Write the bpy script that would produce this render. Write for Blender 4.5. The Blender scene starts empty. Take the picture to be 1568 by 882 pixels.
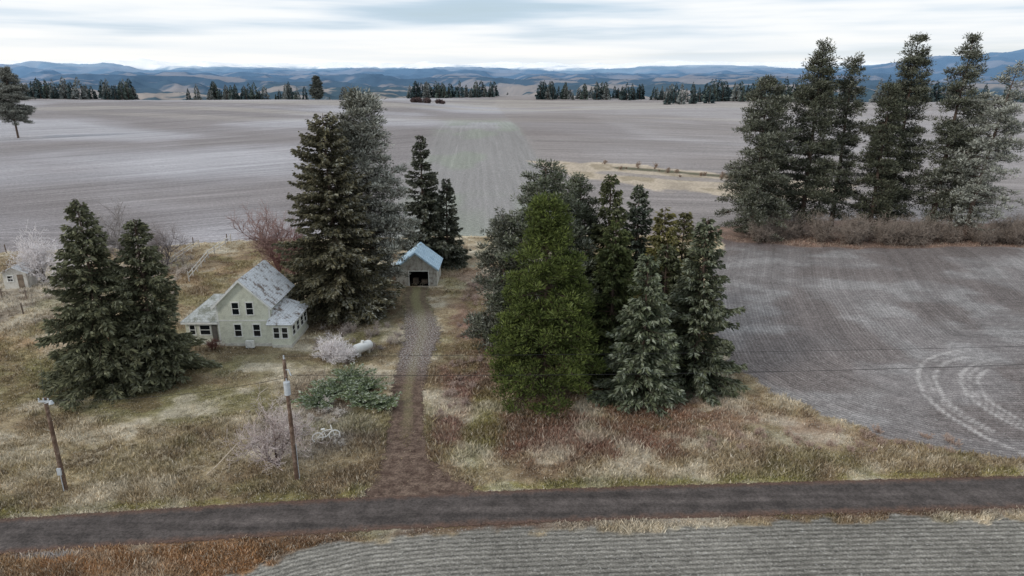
import bpy, math, numpy as np
from mathutils import Vector
rng=np.random.default_rng(7)
sc=bpy.context.scene
def lin(c):
    c=np.array(c,float)/255.
    return np.where(c<=.04045,c/12.92,((c+.055)/1.055)**2.4)
def ss(a,b,x):
    t=np.clip((x-a)/(b-a),0,1); return t*t*(3-2*t)
# ---------------------------------------------------------------- noise
def vn(x,y,seed=0):
    x=np.asarray(x,float);y=np.asarray(y,float)
    xi=np.floor(x).astype(np.int64);yi=np.floor(y).astype(np.int64)
    fx=x-xi;fy=y-yi;fx=fx*fx*(3-2*fx);fy=fy*fy*(3-2*fy)
    def h(a,b):
        n=(a*374761393+b*668265263+seed*974634777)&0xffffffff
        n=((n^(n>>13))*1274126177)&0xffffffff
        n=n^(n>>16)
        return (n&0xffff)/65535.
    a=h(xi,yi);b=h(xi+1,yi);c=h(xi,yi+1);d=h(xi+1,yi+1)
    return (a*(1-fx)+b*fx)*(1-fy)+(c*(1-fx)+d*fx)*fy
def fbm(x,y,seed=0,o=4):
    s=0;a=.5;t=0
    for i in range(o):
        s=s+a*vn(x*2**i+i*17.3,y*2**i-i*9.1,seed+i);t+=a;a*=.5
    return s/t
def sdpoly(X,Y,P,closed=True):
    P=np.array(P,float);n=len(P)
    d=np.full(X.shape,1e9);ins=np.zeros(X.shape,bool)
    for i in range(n if closed else n-1):
        a=P[i];b=P[(i+1)%n];e=b-a
        t=np.clip(((X-a[0])*e[0]+(Y-a[1])*e[1])/(e@e),0,1)
        d=np.minimum(d,np.hypot(X-a[0]-t*e[0],Y-a[1]-t*e[1]))
        if closed:
            c=((a[1]>Y)!=(b[1]>Y))
            if a[1]!=b[1]:
                xi=a[0]+(Y-a[1])/(b[1]-a[1])*e[0]
                ins^=c&(X<xi)
    return np.where(ins,d,-d) if closed else d
# ---------------------------------------------------------------- layout (metres)
ROAD=[(-130,24.5),(-90,28.8),(-50,33.0),(-31.3,35.1),(-15.9,36.75),(0,38.1),(18.1,39.0),(34.6,39.75),(60,40.8),(130,43.5)]
rx_,ry_=np.array(ROAD).T
def roadY(x):
    x=np.asarray(x,float)
    k=0
    for o in(-6,-3,0,3,6): k=k+np.interp(x+o,rx_,ry_)
    return k/5
RH=1.85
DRIVE=[(-5.8,39.6,4.4),(-6.9,41.6,3.0),(-7.7,43.6,2.05),(-8.2,46,1.75),(-8.5,50,1.55),(-9.3,55,1.6),(-9.6,62,1.8),(-9.6,69,2.2),(-11,76,1.9),(-12.2,81,1.7),(-12.4,85.6,1.7)]
YARD=[(-140,104),(-80,103.5),(-57,108),(-42,112),(-4,114.5),(20,116),(36,115),(34,108),(27,90),(22.5,72),(20.9,61),(22.9,54.8),(27,49.2),(31.8,45.6),(37.3,43.9),(60,43.4),(130,46),(130,20),(33,36.9),(18,36.5),(4.7,35.8),(-4,35.3),(-8.8,34.6),(-12.8,33.2),(-16.3,31.4),(-24,22),(-40,0),(-140,-30)]
ISLE=[(33,115),(37,110),(46,107),(60,105.5),(75,106),(92,109),(92,124),(70,128),(48,126),(36,121)]
def zt(X,Y):
    X=np.asarray(X,float);Y=np.asarray(Y,float)
    a=ss(120,420,Y)
    z=a*(7*(fbm(X/170+3,Y/150,11,2)-.5)+2.2*np.sin(X/90+1)*np.sin(Y/110))
    edge=770+70*(vn(X/120,X*0+2,5)-.5)-70*ss(-100,-700,X)-150*ss(120,420,X)
    z=z-np.maximum(0,Y-edge)*.11*ss(0,60,Y-edge)
    far=ss(900,1350,Y)
    r=np.hypot(X,Y)+1;th=np.arctan2(X,Y);lr=np.log(r)
    K=np.log([900,1500,3000,6000,12000,18000,24000,31000])
    top=np.interp(lr,K,[-45,-6,-6,12,85,170,400,300])
    amp=np.interp(lr,K,[25,45,85,150,240,300,420,400])
    n=fbm(th*9+lr*1.5,lr*3.2,31,5)*.45+.55*(1-np.abs(2*fbm(th*13+3,lr*4.5+th*3,41,4)-1))
    n=np.clip((n-.35)/.5,0,1.05)
    zf=top-amp*(1-n)*.75
    zf=zf+190*ss(.40,.56,th)*np.exp(-((lr-np.log(11000))/.3)**2)*(.6+.8*vn(th*30,lr*3,8))
    zf=zf+70*ss(-.46,-.52,th)*np.exp(-((lr-np.log(14000))/.3)**2)
    return z*(1-far)+zf*far + .12*(fbm(X/9,Y/9,3,2)-.5)*ss(46,52,Y)*(1-ss(115,125,Y))
def blobs():
    return [(-30,53,11,5,(118,114,78),.75),(-22,61,8,4.5,(134,126,98),.7),(5,47,11,5.5,(120,88,76),.9),(13,51,10,6,(124,92,74),.9),
    (-4.4,60,2.8,19,(134,104,94),.9),(21,47.5,9,3,(156,134,116),.8),(-30,43.5,13,3.5,(160,146,116),.85),(-50,65,11,3.6,(180,156,126),.9),(-44,58,9,4,(128,120,84),.7),
    (-8,103,16,7,(174,160,138),.8),(-45,95,16,9,(156,134,106),.8),(-16,48,5,4.5,(156,148,138),.8),(-19,33.2,13,2.2,(156,116,80),.85),
    (-66,80,14,12,(176,168,156),.7),(-40,38.6,8,1.6,(114,114,72),.7),(-55,50,12,6,(130,122,84),.7),(-14,70,4,9,(122,114,90),.7),(-3,86,5,10,(144,122,108),.7),(-17,57,4.5,4,(152,140,124),.8),(-2.5,48,1.6,8,(126,124,70),.7),
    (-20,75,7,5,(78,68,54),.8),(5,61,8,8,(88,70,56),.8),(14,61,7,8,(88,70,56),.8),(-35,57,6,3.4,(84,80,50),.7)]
def mixn(f,col,w): return f*(1-w[...,None])+(lin(col) if isinstance(col,tuple) else col)*w[...,None]
def ground_color(X,Y,full=True):
    n1=fbm(X/1.3,Y/1.3,1,3);n2=fbm(X/7,Y/7,2,3);n3=fbm(X/35,Y/35,3,3);n0=vn(X/.45,Y/.45,4);n4=fbm(X/3.1,Y/2.6,19,4)
    sy=sdpoly(X,Y,YARD);si=sdpoly(X,Y,ISLE)
    d_n=Y-roadY(X)
    syn=sy+(n1-.5)*1.8+(n4-.5)*1.2
    my=ss(-.15,.25,syn)
    mi=ss(-.5,.5,si+(n2-.5)*6)
    c=lin((146,130,104))*np.ones(X.shape+(1,))
    c=mixn(c,(190,178,156),ss(.50,.68,n4)*.6)
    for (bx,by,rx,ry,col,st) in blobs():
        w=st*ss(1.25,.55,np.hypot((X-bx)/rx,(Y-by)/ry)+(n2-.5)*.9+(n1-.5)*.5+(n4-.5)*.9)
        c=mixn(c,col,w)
    c=mixn(c,(132,126,72),ss(3.0,2.1,d_n+(n1-.5)*1.5)*ss(1.8,2.1,d_n)*.75*ss(.3,.5,n4+.1))
    c=mixn(c,(92,70,62),(ss(2.9,1.9,-d_n+(n1-.5))*(d_n<0)*.85*ss(-30,-5,X)))
    c=mixn(c,(190,180,162),ss(.54,.70,n4)*.55)
    c=mixn(c,(96,76,58),ss(.47,.32,n4)*.55)
    c=mixn(c,(112,112,66),ss(.55,.72,fbm(X/4,Y/4,91,3))*.38)
    c=mixn(c,(198,184,158),ss(1.5,0,sy)*ss(60,90,Y)*.8)
    c=mixn(c,(158,158,160),ss(.7,.2,np.hypot((X+27)/5,(Y-33.2)/.7)+(n1-.5)*.5)*.8)
    # fields
    f=lin((152,147,149))*np.ones(X.shape+(1,))
    f=f*(1+.24*(n3-.5)+.12*(n2-.5))[...,None]
    big=fbm(X/110+2,Y/90+X/300,9,4)
    f=mixn(f,(180,178,182),ss(.45,.65,big)*.5)
    f=mixn(f,(124,116,113),ss(.52,.36,big)*.6)
    f=mixn(f,(116,108,106),ss(.25,.6,fbm(X/40,Y/25+X/60,29,3))*ss(190,130,Y)*(X<-5)*.6)
    f=mixn(f,(126,119,118),ss(.56,.64,vn((X*.5+Y)/46,X/420,83))*ss(160,260,Y)*.45)
    xs=X+.05*Y
    strip=ss(-24,-12,xs+(n2-.5)*5)*ss(23,17,xs+(n2-.5)*3)*ss(450,380,Y+(n2-.5)*60)*(Y>100)
    f=mixn(f,(150,150,146),strip*.4)
    f=mixn(f,(136,144,126),strip*ss(.48,.68,fbm(X/14,Y/36,37,3))*.45)
    rightback=ss(18,20,xs)*(Y>116)
    f=mixn(f,(148,139,134),rightback*.45)
    f=mixn(f,(120,111,109),ss(18,20,xs)*ss(75,60,xs)*ss(270,290,Y)*ss(470,440,Y)*.5)
    f=mixn(f,(120,113,112),ss(-90,-60,X-.1*Y)*ss(-16,-19,xs)*ss(250,300,Y)*ss(700,500,Y)*.3)
    n5=fbm(X/5,Y/9,23,4)
    sd=sdpoly(X,Y,[(4,214),(14,213),(36,206),(60,186),(84,168),(74,148),(50,153),(34,163),(18,182),(10,196)])
    f=mixn(f,lin((188,172,152))*(1+.9*(n5-.5))[...,None],ss(-1.,1.5,sd+(n5-.5)*10)*.9)
    f=mixn(f,(120,108,84),ss(.52,.62,n5)*ss(0,4,sd)*.6)
    f=mixn(f,(146,138,134),ss(4,2.2,sdpoly(X,Y,[(26,190),(44,180),(64,172)],False)+(n2-.5)*2)*.8)
    f=mixn(f,(80,80,62),ss(3.2,1.4,sdpoly(X,Y,[(32,199),(52,187),(66,178)],False)+(n2-.5)*2.5)*.9)
    f=mixn(f,(178,170,160),ss(.58,.68,vn(X/200,Y/30+X/150,77))*.4*ss(330,500,Y))
    fr=((X>18)&(Y<125)&(Y>41)).astype(float)*ss(128,110,Y-(X-40)*.05)
    fd=lin((120,114,112))*(1+.5*(n3-.5)+.35*(n2-.5)+.35*(n1-.5))[...,None]
    fd=mixn(fd,(158,155,153),ss(.47,.66,n4*.6+n2*.4)*.45)
    fd=mixn(fd,(102,90,85),ss(.5,.36,n2)*.45)
    fd=mixn(fd,(110,86,80),ss(103,116,Y)*.6)
    f=mixn(f,fd,fr*.94)
    tr=np.zeros_like(X)
    for (cx,cy,r,st) in[(49.3,51.5,13.3,1.),(49.3,51.5,11.9,.9),(50,52,10.2,.9),(50,52,8.9,.8),(49.6,51.8,12.7,.5),(50,52,9.6,.5)]:
        ang=np.degrees(np.arctan2(Y-cy,X-cx))%360
        rr=np.hypot(X-cx,Y-cy)+.35*(n4-.5)+.5*(n2-.5)
        tr=np.maximum(tr,st*ss(.28,.08,np.abs(rr-r))*ss(.3,.6,n1+.2*n0)*ss(95,130,ang)*ss(240,215,ang))
    f=mixn(f,(192,186,182),tr*fr*(1-my)*.68)
    sf=(Y<roadY(X)).astype(float)
    fs=lin((120,116,109))*(1+.5*(n2-.5)+.3*(n3-.5)+.3*(n4-.5))[...,None]
    f=mixn(f,fs,sf)
    ic=lin((130,108,96))*(1+.9*(n1-.5)+.6*(n4-.5))[...,None]
    f=mixn(f,ic,mi)
    c=c*(1+.35*(n0-.5)+.4*(n1-.5))[...,None]
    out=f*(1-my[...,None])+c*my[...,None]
    if not full: return out,my,mi
    u=np.where(Y>118,.80*Y-.6*X+14*np.sin(X/70),0.)
    v=np.where(Y>118,.6*Y+.8*X,0.)
    m=strip>.5; u=np.where(m,xs,u);v=np.where(m,Y,v)
    m=rightback>.5; u=np.where(m,Y+.12*X,u);v=np.where(m,X,v)
    m=(Y<=118)|(fr>.5); u=np.where(m,-sy,u);v=np.where(m,X-Y*.3,v)
    m=sf>.5; u=np.where(m,-sy,u);v=np.where(m,X,v)
    fld=(1-my)*(1-mi)*(1-ss(-1,1,sd)*(Y>140))
    rows=fld*np.where(sf>.5,1.05,np.where(fr>.5,.5*ss(115,60,Y),.0))
    streak=fld*np.where(sf>.5,.5,np.where(fr>.5,.7,np.where(strip>.5,.42,1.05)))
    lines=fld*np.where((sf>.5)|(fr>.5),0.12,np.where(strip>.5,.55,1.)*ss(900,200,Y))
    return out,u,v,rows,streak,lines
# ---------------------------------------------------------------- mesh helpers
def link(o): sc.collection.objects.link(o); return o
def mk(name,V,F,mat=None,col=None,attrs=None,parent=None,smooth=False):
    V=np.asarray(V,np.float32);F=np.asarray(F,np.int32)
    me=bpy.data.meshes.new(name);n=len(V);m,k=F.shape
    me.vertices.add(n);me.vertices.foreach_set('co',V.ravel())
    me.loops.add(m*k);me.loops.foreach_set('vertex_index',F.ravel())
    me.polygons.add(m);me.polygons.foreach_set('loop_start',np.arange(0,m*k,k,dtype=np.int32))
    me.polygons.foreach_set('use_smooth',np.full(m,bool(smooth)))
    me.update(calc_edges=True)
    if col is not None:
        a=me.color_attributes.new('Col','FLOAT_COLOR','POINT')
        cc=np.ones((n,4),np.float32);cc[:,:3]=col;a.data.foreach_set('color',cc.ravel())
    for kname,val in (attrs or {}).items():
        a=me.attributes.new(kname,'FLOAT','POINT');a.data.foreach_set('value',np.asarray(val,np.float32).ravel())
    if mat: me.materials.append(mat)
    o=link(bpy.data.objects.new(name,me))
    if parent: o.parent=parent
    return o
class Geo:
    def __init__(s): s.V=[];s.F=[];s.C=[];s.n=0
    def add(s,V,F,C):
        s.V.append(V);s.F.append(F+s.n);s.C.append(np.broadcast_to(C,V.shape) if np.ndim(C)==1 else C);s.n+=len(V)
    def kites(s,P,D,W,C,r):
        rd=r.normal(size=P.shape);S=np.cross(D,rd);S/=np.linalg.norm(S,axis=1,keepdims=True)+1e-9;S=S*np.asarray(W)[:,None]
        V=np.stack([P,P+.45*D+S,P+D,P+.45*D-S],1).reshape(-1,3)
        F=np.arange(len(V)).reshape(-1,4)
        s.add(V,F,np.repeat(C,4,axis=0))
    def tubes(s,A,B,ra,rb,C,k=3):
        A=np.atleast_2d(A).astype(float);B=np.atleast_2d(B).astype(float);n=len(A)
        ra=np.broadcast_to(ra,(n,)).astype(float);rb=np.broadcast_to(rb,(n,)).astype(float)
        D=B-A;D=D/(np.linalg.norm(D,axis=1,keepdims=True)+1e-9)
        ref=np.where(np.abs(D[:,2:3])<.9,np.array([[0,0,1.]]),np.array([[1.,0,0]]))
        S=np.cross(D,ref);S/=np.linalg.norm(S,axis=1,keepdims=True);T=np.cross(D,S)
        V=np.zeros((n,2*k,3))
        for j in range(k):
            a=2*math.pi*j/k;o=math.cos(a)*S+math.sin(a)*T
            V[:,j]=A+o*ra[:,None];V[:,k+j]=B+o*rb[:,None]
        f=np.array([[j,(j+1)%k,k+(j+1)%k,k+j] for j in range(k)])
        F=(np.arange(n)[:,None,None]*2*k+f[None]).reshape(-1,4)
        C=np.asarray(C,float)
        C=np.broadcast_to(C,(n,3)) if C.ndim==1 else C
        s.add(V.reshape(-1,3),F,np.repeat(C,2*k,axis=0))
    def build(s,name,mat,loc=(0,0,0)):
        o=mk(name,np.concatenate(s.V),np.concatenate(s.F),mat,np.concatenate(s.C))
        o.location=loc;return o
# ---------------------------------------------------------------- materials
def newmat(name,rough=.9,spec=.2):
    m=bpy.data.materials.new(name);m.use_nodes=True;nt=m.node_tree;b=nt.nodes['Principled BSDF']
    b.inputs['Roughness'].default_value=rough
    b.inputs['Specular IOR Level'].default_value=spec
    return m,nt,b
def N(nt,t,**kw):
    n=nt.nodes.new(t)
    for k,v in kw.items(): setattr(n,k,v)
    return n
def math_(nt,op,a,b=None,c=None):
    n=N(nt,'ShaderNodeMath',operation=op)
    for i,x in enumerate((a,b,c)):
        if x is None: continue
        if isinstance(x,(int,float)): n.inputs[i].default_value=x
        else: nt.links.new(x,n.inputs[i])
    return n.outputs[0]
def noise(nt,vec,scale,detail=3,rough=.55):
    n=N(nt,'ShaderNodeTexNoise');n.inputs['Scale'].default_value=scale;n.inputs['Detail'].default_value=detail;n.inputs['Roughness'].default_value=rough
    nt.links.new(vec,n.inputs['Vector']);return n.outputs['Fac']
def scalecol(nt,col,fac):
    n=N(nt,'ShaderNodeVectorMath',operation='SCALE');nt.links.new(col,n.inputs[0]);nt.links.new(fac,n.inputs['Scale']);return n.outputs[0]
def mixc(nt,f,a,b):
    n=N(nt,'ShaderNodeMix',data_type='RGBA')
    if isinstance(f,(int,float)): n.inputs[0].default_value=f
    else: nt.links.new(f,n.inputs[0])
    for i,x in ((6,a),(7,b)):
        if isinstance(x,(tuple,list,np.ndarray)): n.inputs[i].default_value=tuple(x)[:3]+(1,)
        else: nt.links.new(x,n.inputs[i])
    return n.outputs[2]
def maprange(nt,x,a,b,c=0.,d=1.):
    n=N(nt,'ShaderNodeMapRange',interpolation_type='SMOOTHSTEP');nt.links.new(x,n.inputs[0])
    for i,v in enumerate((a,b,c,d)): n.inputs[i+1].default_value=v
    return n.outputs[0]
def attr(nt,name,out='Color'):
    n=N(nt,'ShaderNodeAttribute',attribute_name=name);return n.outputs[out]
def bump(nt,b,h,strength=.5,dist=.1):
    n=N(nt,'ShaderNodeBump');n.inputs['Strength'].default_value=strength;n.inputs['Distance'].default_value=dist
    nt.links.new(h,n.inputs['Height']);nt.links.new(n.outputs[0],b.inputs['Normal'])
def vcolmat(name,rough=.9,spec=.1):
    m,nt,b=newmat(name,rough,spec)
    nt.links.new(attr(nt,'Col'),b.inputs['Base Color'])
    return m
def simple(name,rgb,rough=.8,spec=.3,var=.25,sc_=3.,metal=0,bumps=0,col2=None,thr=(.45,.65)):
    m,nt,b=newmat(name,rough,spec);b.inputs['Metallic'].default_value=metal
    tc=N(nt,'ShaderNodeTexCoord').outputs['Object']
    f=maprange(nt,noise(nt,tc,sc_,4),.25,.75,1-var,1+var)
    rc=N(nt,'ShaderNodeRGB');rc.outputs[0].default_value=tuple(lin(rgb))+(1,)
    c=rc.outputs[0]
    if col2 is not None: c=mixc(nt,maprange(nt,noise(nt,tc,sc_*.5,6,.7),*thr),c,lin(col2))
    nt.links.new(scalecol(nt,c,f),b.inputs['Base Color'])
    if bumps: bump(nt,b,noise(nt,tc,sc_*6,3),bumps,.02)
    return m
M_fol=vcolmat('conifer_foliage')
M_twig=vcolmat('bare_twigs')
M_grass=vcolmat('dry_grass_blades')
def ground_mat():
    m,nt,b=newmat('ground_soil_and_grass',.95,.1)
    pos=N(nt,'ShaderNodeNewGeometry').outputs['Position']
    c=attr(nt,'Col');u=attr(nt,'u','Fac');v=attr(nt,'v','Fac');rows=attr(nt,'rows','Fac');st=attr(nt,'streak','Fac');ln=attr(nt,'lines','Fac')
    cv=N(nt,'ShaderNodeCombineXYZ');nt.links.new(math_(nt,'MULTIPLY',u,.8),cv.inputs[0]);nt.links.new(math_(nt,'MULTIPLY',v,.02),cv.inputs[1])
    s1=noise(nt,cv.outputs[0],1.,6,.72)
    cv2=N(nt,'ShaderNodeCombineXYZ');nt.links.new(math_(nt,'MULTIPLY',u,.08),cv2.inputs[0]);nt.links.new(math_(nt,'MULTIPLY',v,.006),cv2.inputs[1])
    s2=noise(nt,cv2.outputs[0],1.,3,.6)
    sf=math_(nt,'ADD',maprange(nt,s1,.3,.7,-.24,.24),maprange(nt,s2,.3,.7,-.10,.10))
    sf=math_(nt,'MULTIPLY_ADD',sf,st,1.)
    wu=math_(nt,'MULTIPLY_ADD',s2,6.,u)
    t1=math_(nt,'ABSOLUTE',math_(nt,'SUBTRACT',math_(nt,'FRACT',math_(nt,'DIVIDE',wu,9.)),.5))
    tl=maprange(nt,t1,.0,.07,1.,0.)
    t2=math_(nt,'SINE',math_(nt,'MULTIPLY',wu,2*math.pi/2.4))
    tl=math_(nt,'MULTIPLY_ADD',t2,.34,tl)
    lf=math_(nt,'MULTIPLY_ADD',math_(nt,'MULTIPLY',math_(nt,'MULTIPLY',tl,ln),maprange(nt,noise(nt,pos,.03,3),.35,.6,.25,1.)),.18,1.)
    wob=math_(nt,'MULTIPLY_ADD',noise(nt,pos,1.6,4,.7),.34,u)
    sn=math_(nt,'SINE',math_(nt,'MULTIPLY',wob,2*math.pi/.38))
    cv3=N(nt,'ShaderNodeCombineXYZ');nt.links.new(math_(nt,'MULTIPLY',u,2.6),cv3.inputs[0]);nt.links.new(math_(nt,'MULTIPLY',v,1.1),cv3.inputs[1])
    n3=noise(nt,cv3.outputs[0],1.,5,.75)
    brk=maprange(nt,n3,.36,.6,.15,1.)
    rowf=math_(nt,'MULTIPLY_ADD',math_(nt,'MULTIPLY',math_(nt,'MULTIPLY',sn,rows),brk),.48,1.)
    d1=maprange(nt,noise(nt,pos,8,5,.8),.3,.7,.52,1.48)
    d2=maprange(nt,noise(nt,pos,1.6,4,.65),.3,.7,.80,1.20)
    f=math_(nt,'MULTIPLY',math_(nt,'MULTIPLY',math_(nt,'MULTIPLY',sf,lf),rowf),math_(nt,'MULTIPLY',d1,d2))
    c2=scalecol(nt,c,f)
    fr=math_(nt,'MULTIPLY',maprange(nt,math_(nt,'MULTIPLY_ADD',n3,.35,noise(nt,pos,5,4,.75)),.74,.86),.45)
    c3=mixc(nt,fr,c2,lin((208,204,198)))
    nt.links.new(c3,b.inputs['Base Color'])
    return m
M_ground=ground_mat()
def hill_mat(name):
    m,nt,b=newmat(name,1.,.0)
    nt.links.new(attr(nt,'Col'),b.inputs['Base Color']);return m
# ---------------------------------------------------------------- ground sheet
ys=list(np.arange(-80,20,4.));y=20.
while y<900: ys.append(y);y+=max(.21,.0046*y)
nnear=len(ys)
while y<32000: ys.append(y);y+=.0105*y
ys=np.array(ys);NX=640;s=np.linspace(-1,1,NX)
W=45+np.maximum(ys,0)*1.0
X=W[:,None]*s[None];Y=np.repeat(ys[:,None],NX,1);Z=zt(X,Y)
def gridF(r,c):
    i=np.arange(r-1)[:,None]*c+np.arange(c-1)[None]
    return np.stack([i,i+1,i+c+1,i+c],-1).reshape(-1,4)
k=nnear+4
Xn,Yn=X[:k],Y[:k]
col,u,v,rows,streak,lines=ground_color(Xn,Yn)
DR=np.array(DRIVE)
mk('ground',np.stack([Xn,Yn,Z[:k]],-1).reshape(-1,3),gridF(k,NX),M_ground,col.reshape(-1,3),dict(u=u,v=v,rows=rows,streak=streak,lines=lines),smooth=True)
def hillcol(X,Y,Z):
    r=np.hypot(X,Y);th=np.arctan2(X,Y);lr=np.log(r)
    n=fbm(th*16,lr*9,51,5);n2=fbm(th*60,lr*40,61,3)
    forest=ss(.40,.50,n+(n2-.5)*.3)
    fc=lin((56,70,68))*(1+.9*(n2-.5))[...,None];tc=lin((176,158,140))*(1+.5*(n2-.5))[...,None]
    c=tc*(1-forest[...,None])+fc*forest[...,None]
    hz=np.interp(lr,np.log([900,1500,3000,6000,12000,20000,30000]),[.2,.36,.56,.70,.84,.90,.92])[...,None]  # aerial haze painted into the vertex colours, stronger with distance
    haze_blue=np.stack([np.interp(lr,np.log([1000,4000,10000,18000,26000]),[lin(q)[i] for q in((96,118,140),(92,120,152),(114,146,180),(158,184,208),(192,208,222))]) for i in range(3)],-1)
    c=c*(1-hz)+haze_blue*hz
    sn=ss(40,150,Z+190*(n2-.5)+200*(n-.5))*ss(14500,18500,r)*.92
    return c*(1-sn[...,None])+lin((250,250,252))*sn[...,None]
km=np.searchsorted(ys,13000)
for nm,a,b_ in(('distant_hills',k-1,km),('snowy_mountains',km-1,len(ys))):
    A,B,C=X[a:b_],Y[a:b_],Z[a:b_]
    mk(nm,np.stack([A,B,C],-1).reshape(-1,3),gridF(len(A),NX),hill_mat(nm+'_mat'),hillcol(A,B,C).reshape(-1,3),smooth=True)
# ---------------------------------------------------------------- road
def road_mat():
    m,nt,b=newmat('asphalt',.85,.2)
    pos=N(nt,'ShaderNodeNewGeometry').outputs['Position']
    ed=attr(nt,'e','Fac')
    mp=N(nt,'ShaderNodeMapping');mp.inputs['Scale'].default_value=(.12,1.6,1);mp.inputs['Rotation'].default_value=(0,0,-.06);nt.links.new(pos,mp.inputs[0])
    st=maprange(nt,noise(nt,mp.outputs[0],1.,4),.3,.7,.78,1.25)
    fine=maprange(nt,noise(nt,pos,7,4,.8),.3,.7,.6,1.4)
    pat=maprange(nt,noise(nt,pos,.7,5,.7),.35,.65,.75,1.22)
    rc=N(nt,'ShaderNodeRGB');rc.outputs[0].default_value=tuple(lin((82,75,72)))+(1,)
    wheel=math_(nt,'MULTIPLY_ADD',math_(nt,'COSINE',math_(nt,'MULTIPLY',ed,2*math.pi*1.15)),.10,1.)
    c=scalecol(nt,rc.outputs[0],math_(nt,'MULTIPLY',math_(nt,'MULTIPLY',st,fine),math_(nt,'MULTIPLY',pat,wheel)))
    dirt=maprange(nt,math_(nt,'ADD',math_(nt,'ABSOLUTE',ed),math_(nt,'MULTIPLY',noise(nt,pos,1.4,5,.7),.7)),.95,1.3)
    c=mixc(nt,dirt,c,scalecol(nt,mixc(nt,.5,lin((96,76,66)),lin((96,76,66))),fine))
    nt.links.new(c,b.inputs['Base Color'])
    al=maprange(nt,math_(nt,'ADD',math_(nt,'ABSOLUTE',ed),math_(nt,'MULTIPLY',noise(nt,pos,1.5,6,.8),.5)),1.18,1.27,1.,0.)
    nt.links.new(al,b.inputs['Alpha'])
    return m
xs_=np.arange(-125,125,.5);es=np.linspace(-1.1,1.1,13)
ry=roadY(xs_)
V=np.stack([np.repeat(xs_[:,None],13,1),ry[:,None]+es[None]*RH,zt(np.repeat(xs_[:,None],13,1),ry[:,None]+es[None]*RH)+.012+.05*(1.21-es[None]**2)],-1)
mk('country_road',V.reshape(-1,3),gridF(len(xs_),13)[:,::-1],road_mat(),attrs=dict(e=np.broadcast_to(es,(len(xs_),13))),smooth=True)
def drive_mat():
    m,nt,b=newmat('dirt_driveway',.95,.15)
    pos=N(nt,'ShaderNodeNewGeometry').outputs['Position']
    ed=attr(nt,'e','Fac');ll=attr(nt,'l','Fac')
    n1=noise(nt,pos,1.3,5,.7);n2=noise(nt,pos,6,4,.8)
    c=mixc(nt,maprange(nt,n1,.35,.65),lin((82,66,58)),lin((120,102,90)))
    ae=math_(nt,'ABSOLUTE',ed)
    ctr=math_(nt,'MULTIPLY',maprange(nt,math_(nt,'MULTIPLY_ADD',n1,.9,ae),.80,.50),math_(nt,'MULTIPLY',maprange(nt,ll,45,52),.72))
    c=mixc(nt,ctr,c,lin((126,116,90)))
    gr=math_(nt,'MULTIPLY',maprange(nt,ll,68,78),maprange(nt,math_(nt,'MULTIPLY_ADD',n1,1.2,math_(nt,'ABSOLUTE',math_(nt,'SUBTRACT',ae,.5))),.7,.95,.25,.85))
    c=mixc(nt,gr,c,lin((126,120,90)))
    grav=math_(nt,'MULTIPLY',math_(nt,'MULTIPLY',maprange(nt,ll,56,62),maprange(nt,ll,78,72)),maprange(nt,n2,.46,.6))
    c=mixc(nt,grav,c,lin((158,153,150)))
    c=scalecol(nt,c,maprange(nt,n2,.3,.7,.55,1.4))
    nt.links.new(c,b.inputs['Base Color'])
    al=maprange(nt,math_(nt,'MULTIPLY_ADD',noise(nt,pos,1.1,6,.8),1.3,ae),1.28,1.55,1.,0.)
    nt.links.new(al,b.inputs['Alpha']);return m
yy=np.arange(38.7,85.9,.4);cx=np.interp(yy,DR[:,1],DR[:,0]);hw=np.interp(yy,DR[:,1],DR[:,2])*1.15
for _ in range(3): cx=np.convolve(np.pad(cx,2,'edge'),np.ones(5)/5,'valid')
es=np.linspace(-1.1,1.1,15)
VX=cx[:,None]+hw[:,None]*es[None];VY=np.repeat(yy[:,None],15,1)
V=np.stack([VX,VY,zt(VX,VY)+.03],-1)
mk('dirt_driveway',V.reshape(-1,3),gridF(len(yy),15),drive_mat(),attrs=dict(e=np.broadcast_to(es,VX.shape),l=VY),smooth=True)
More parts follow.
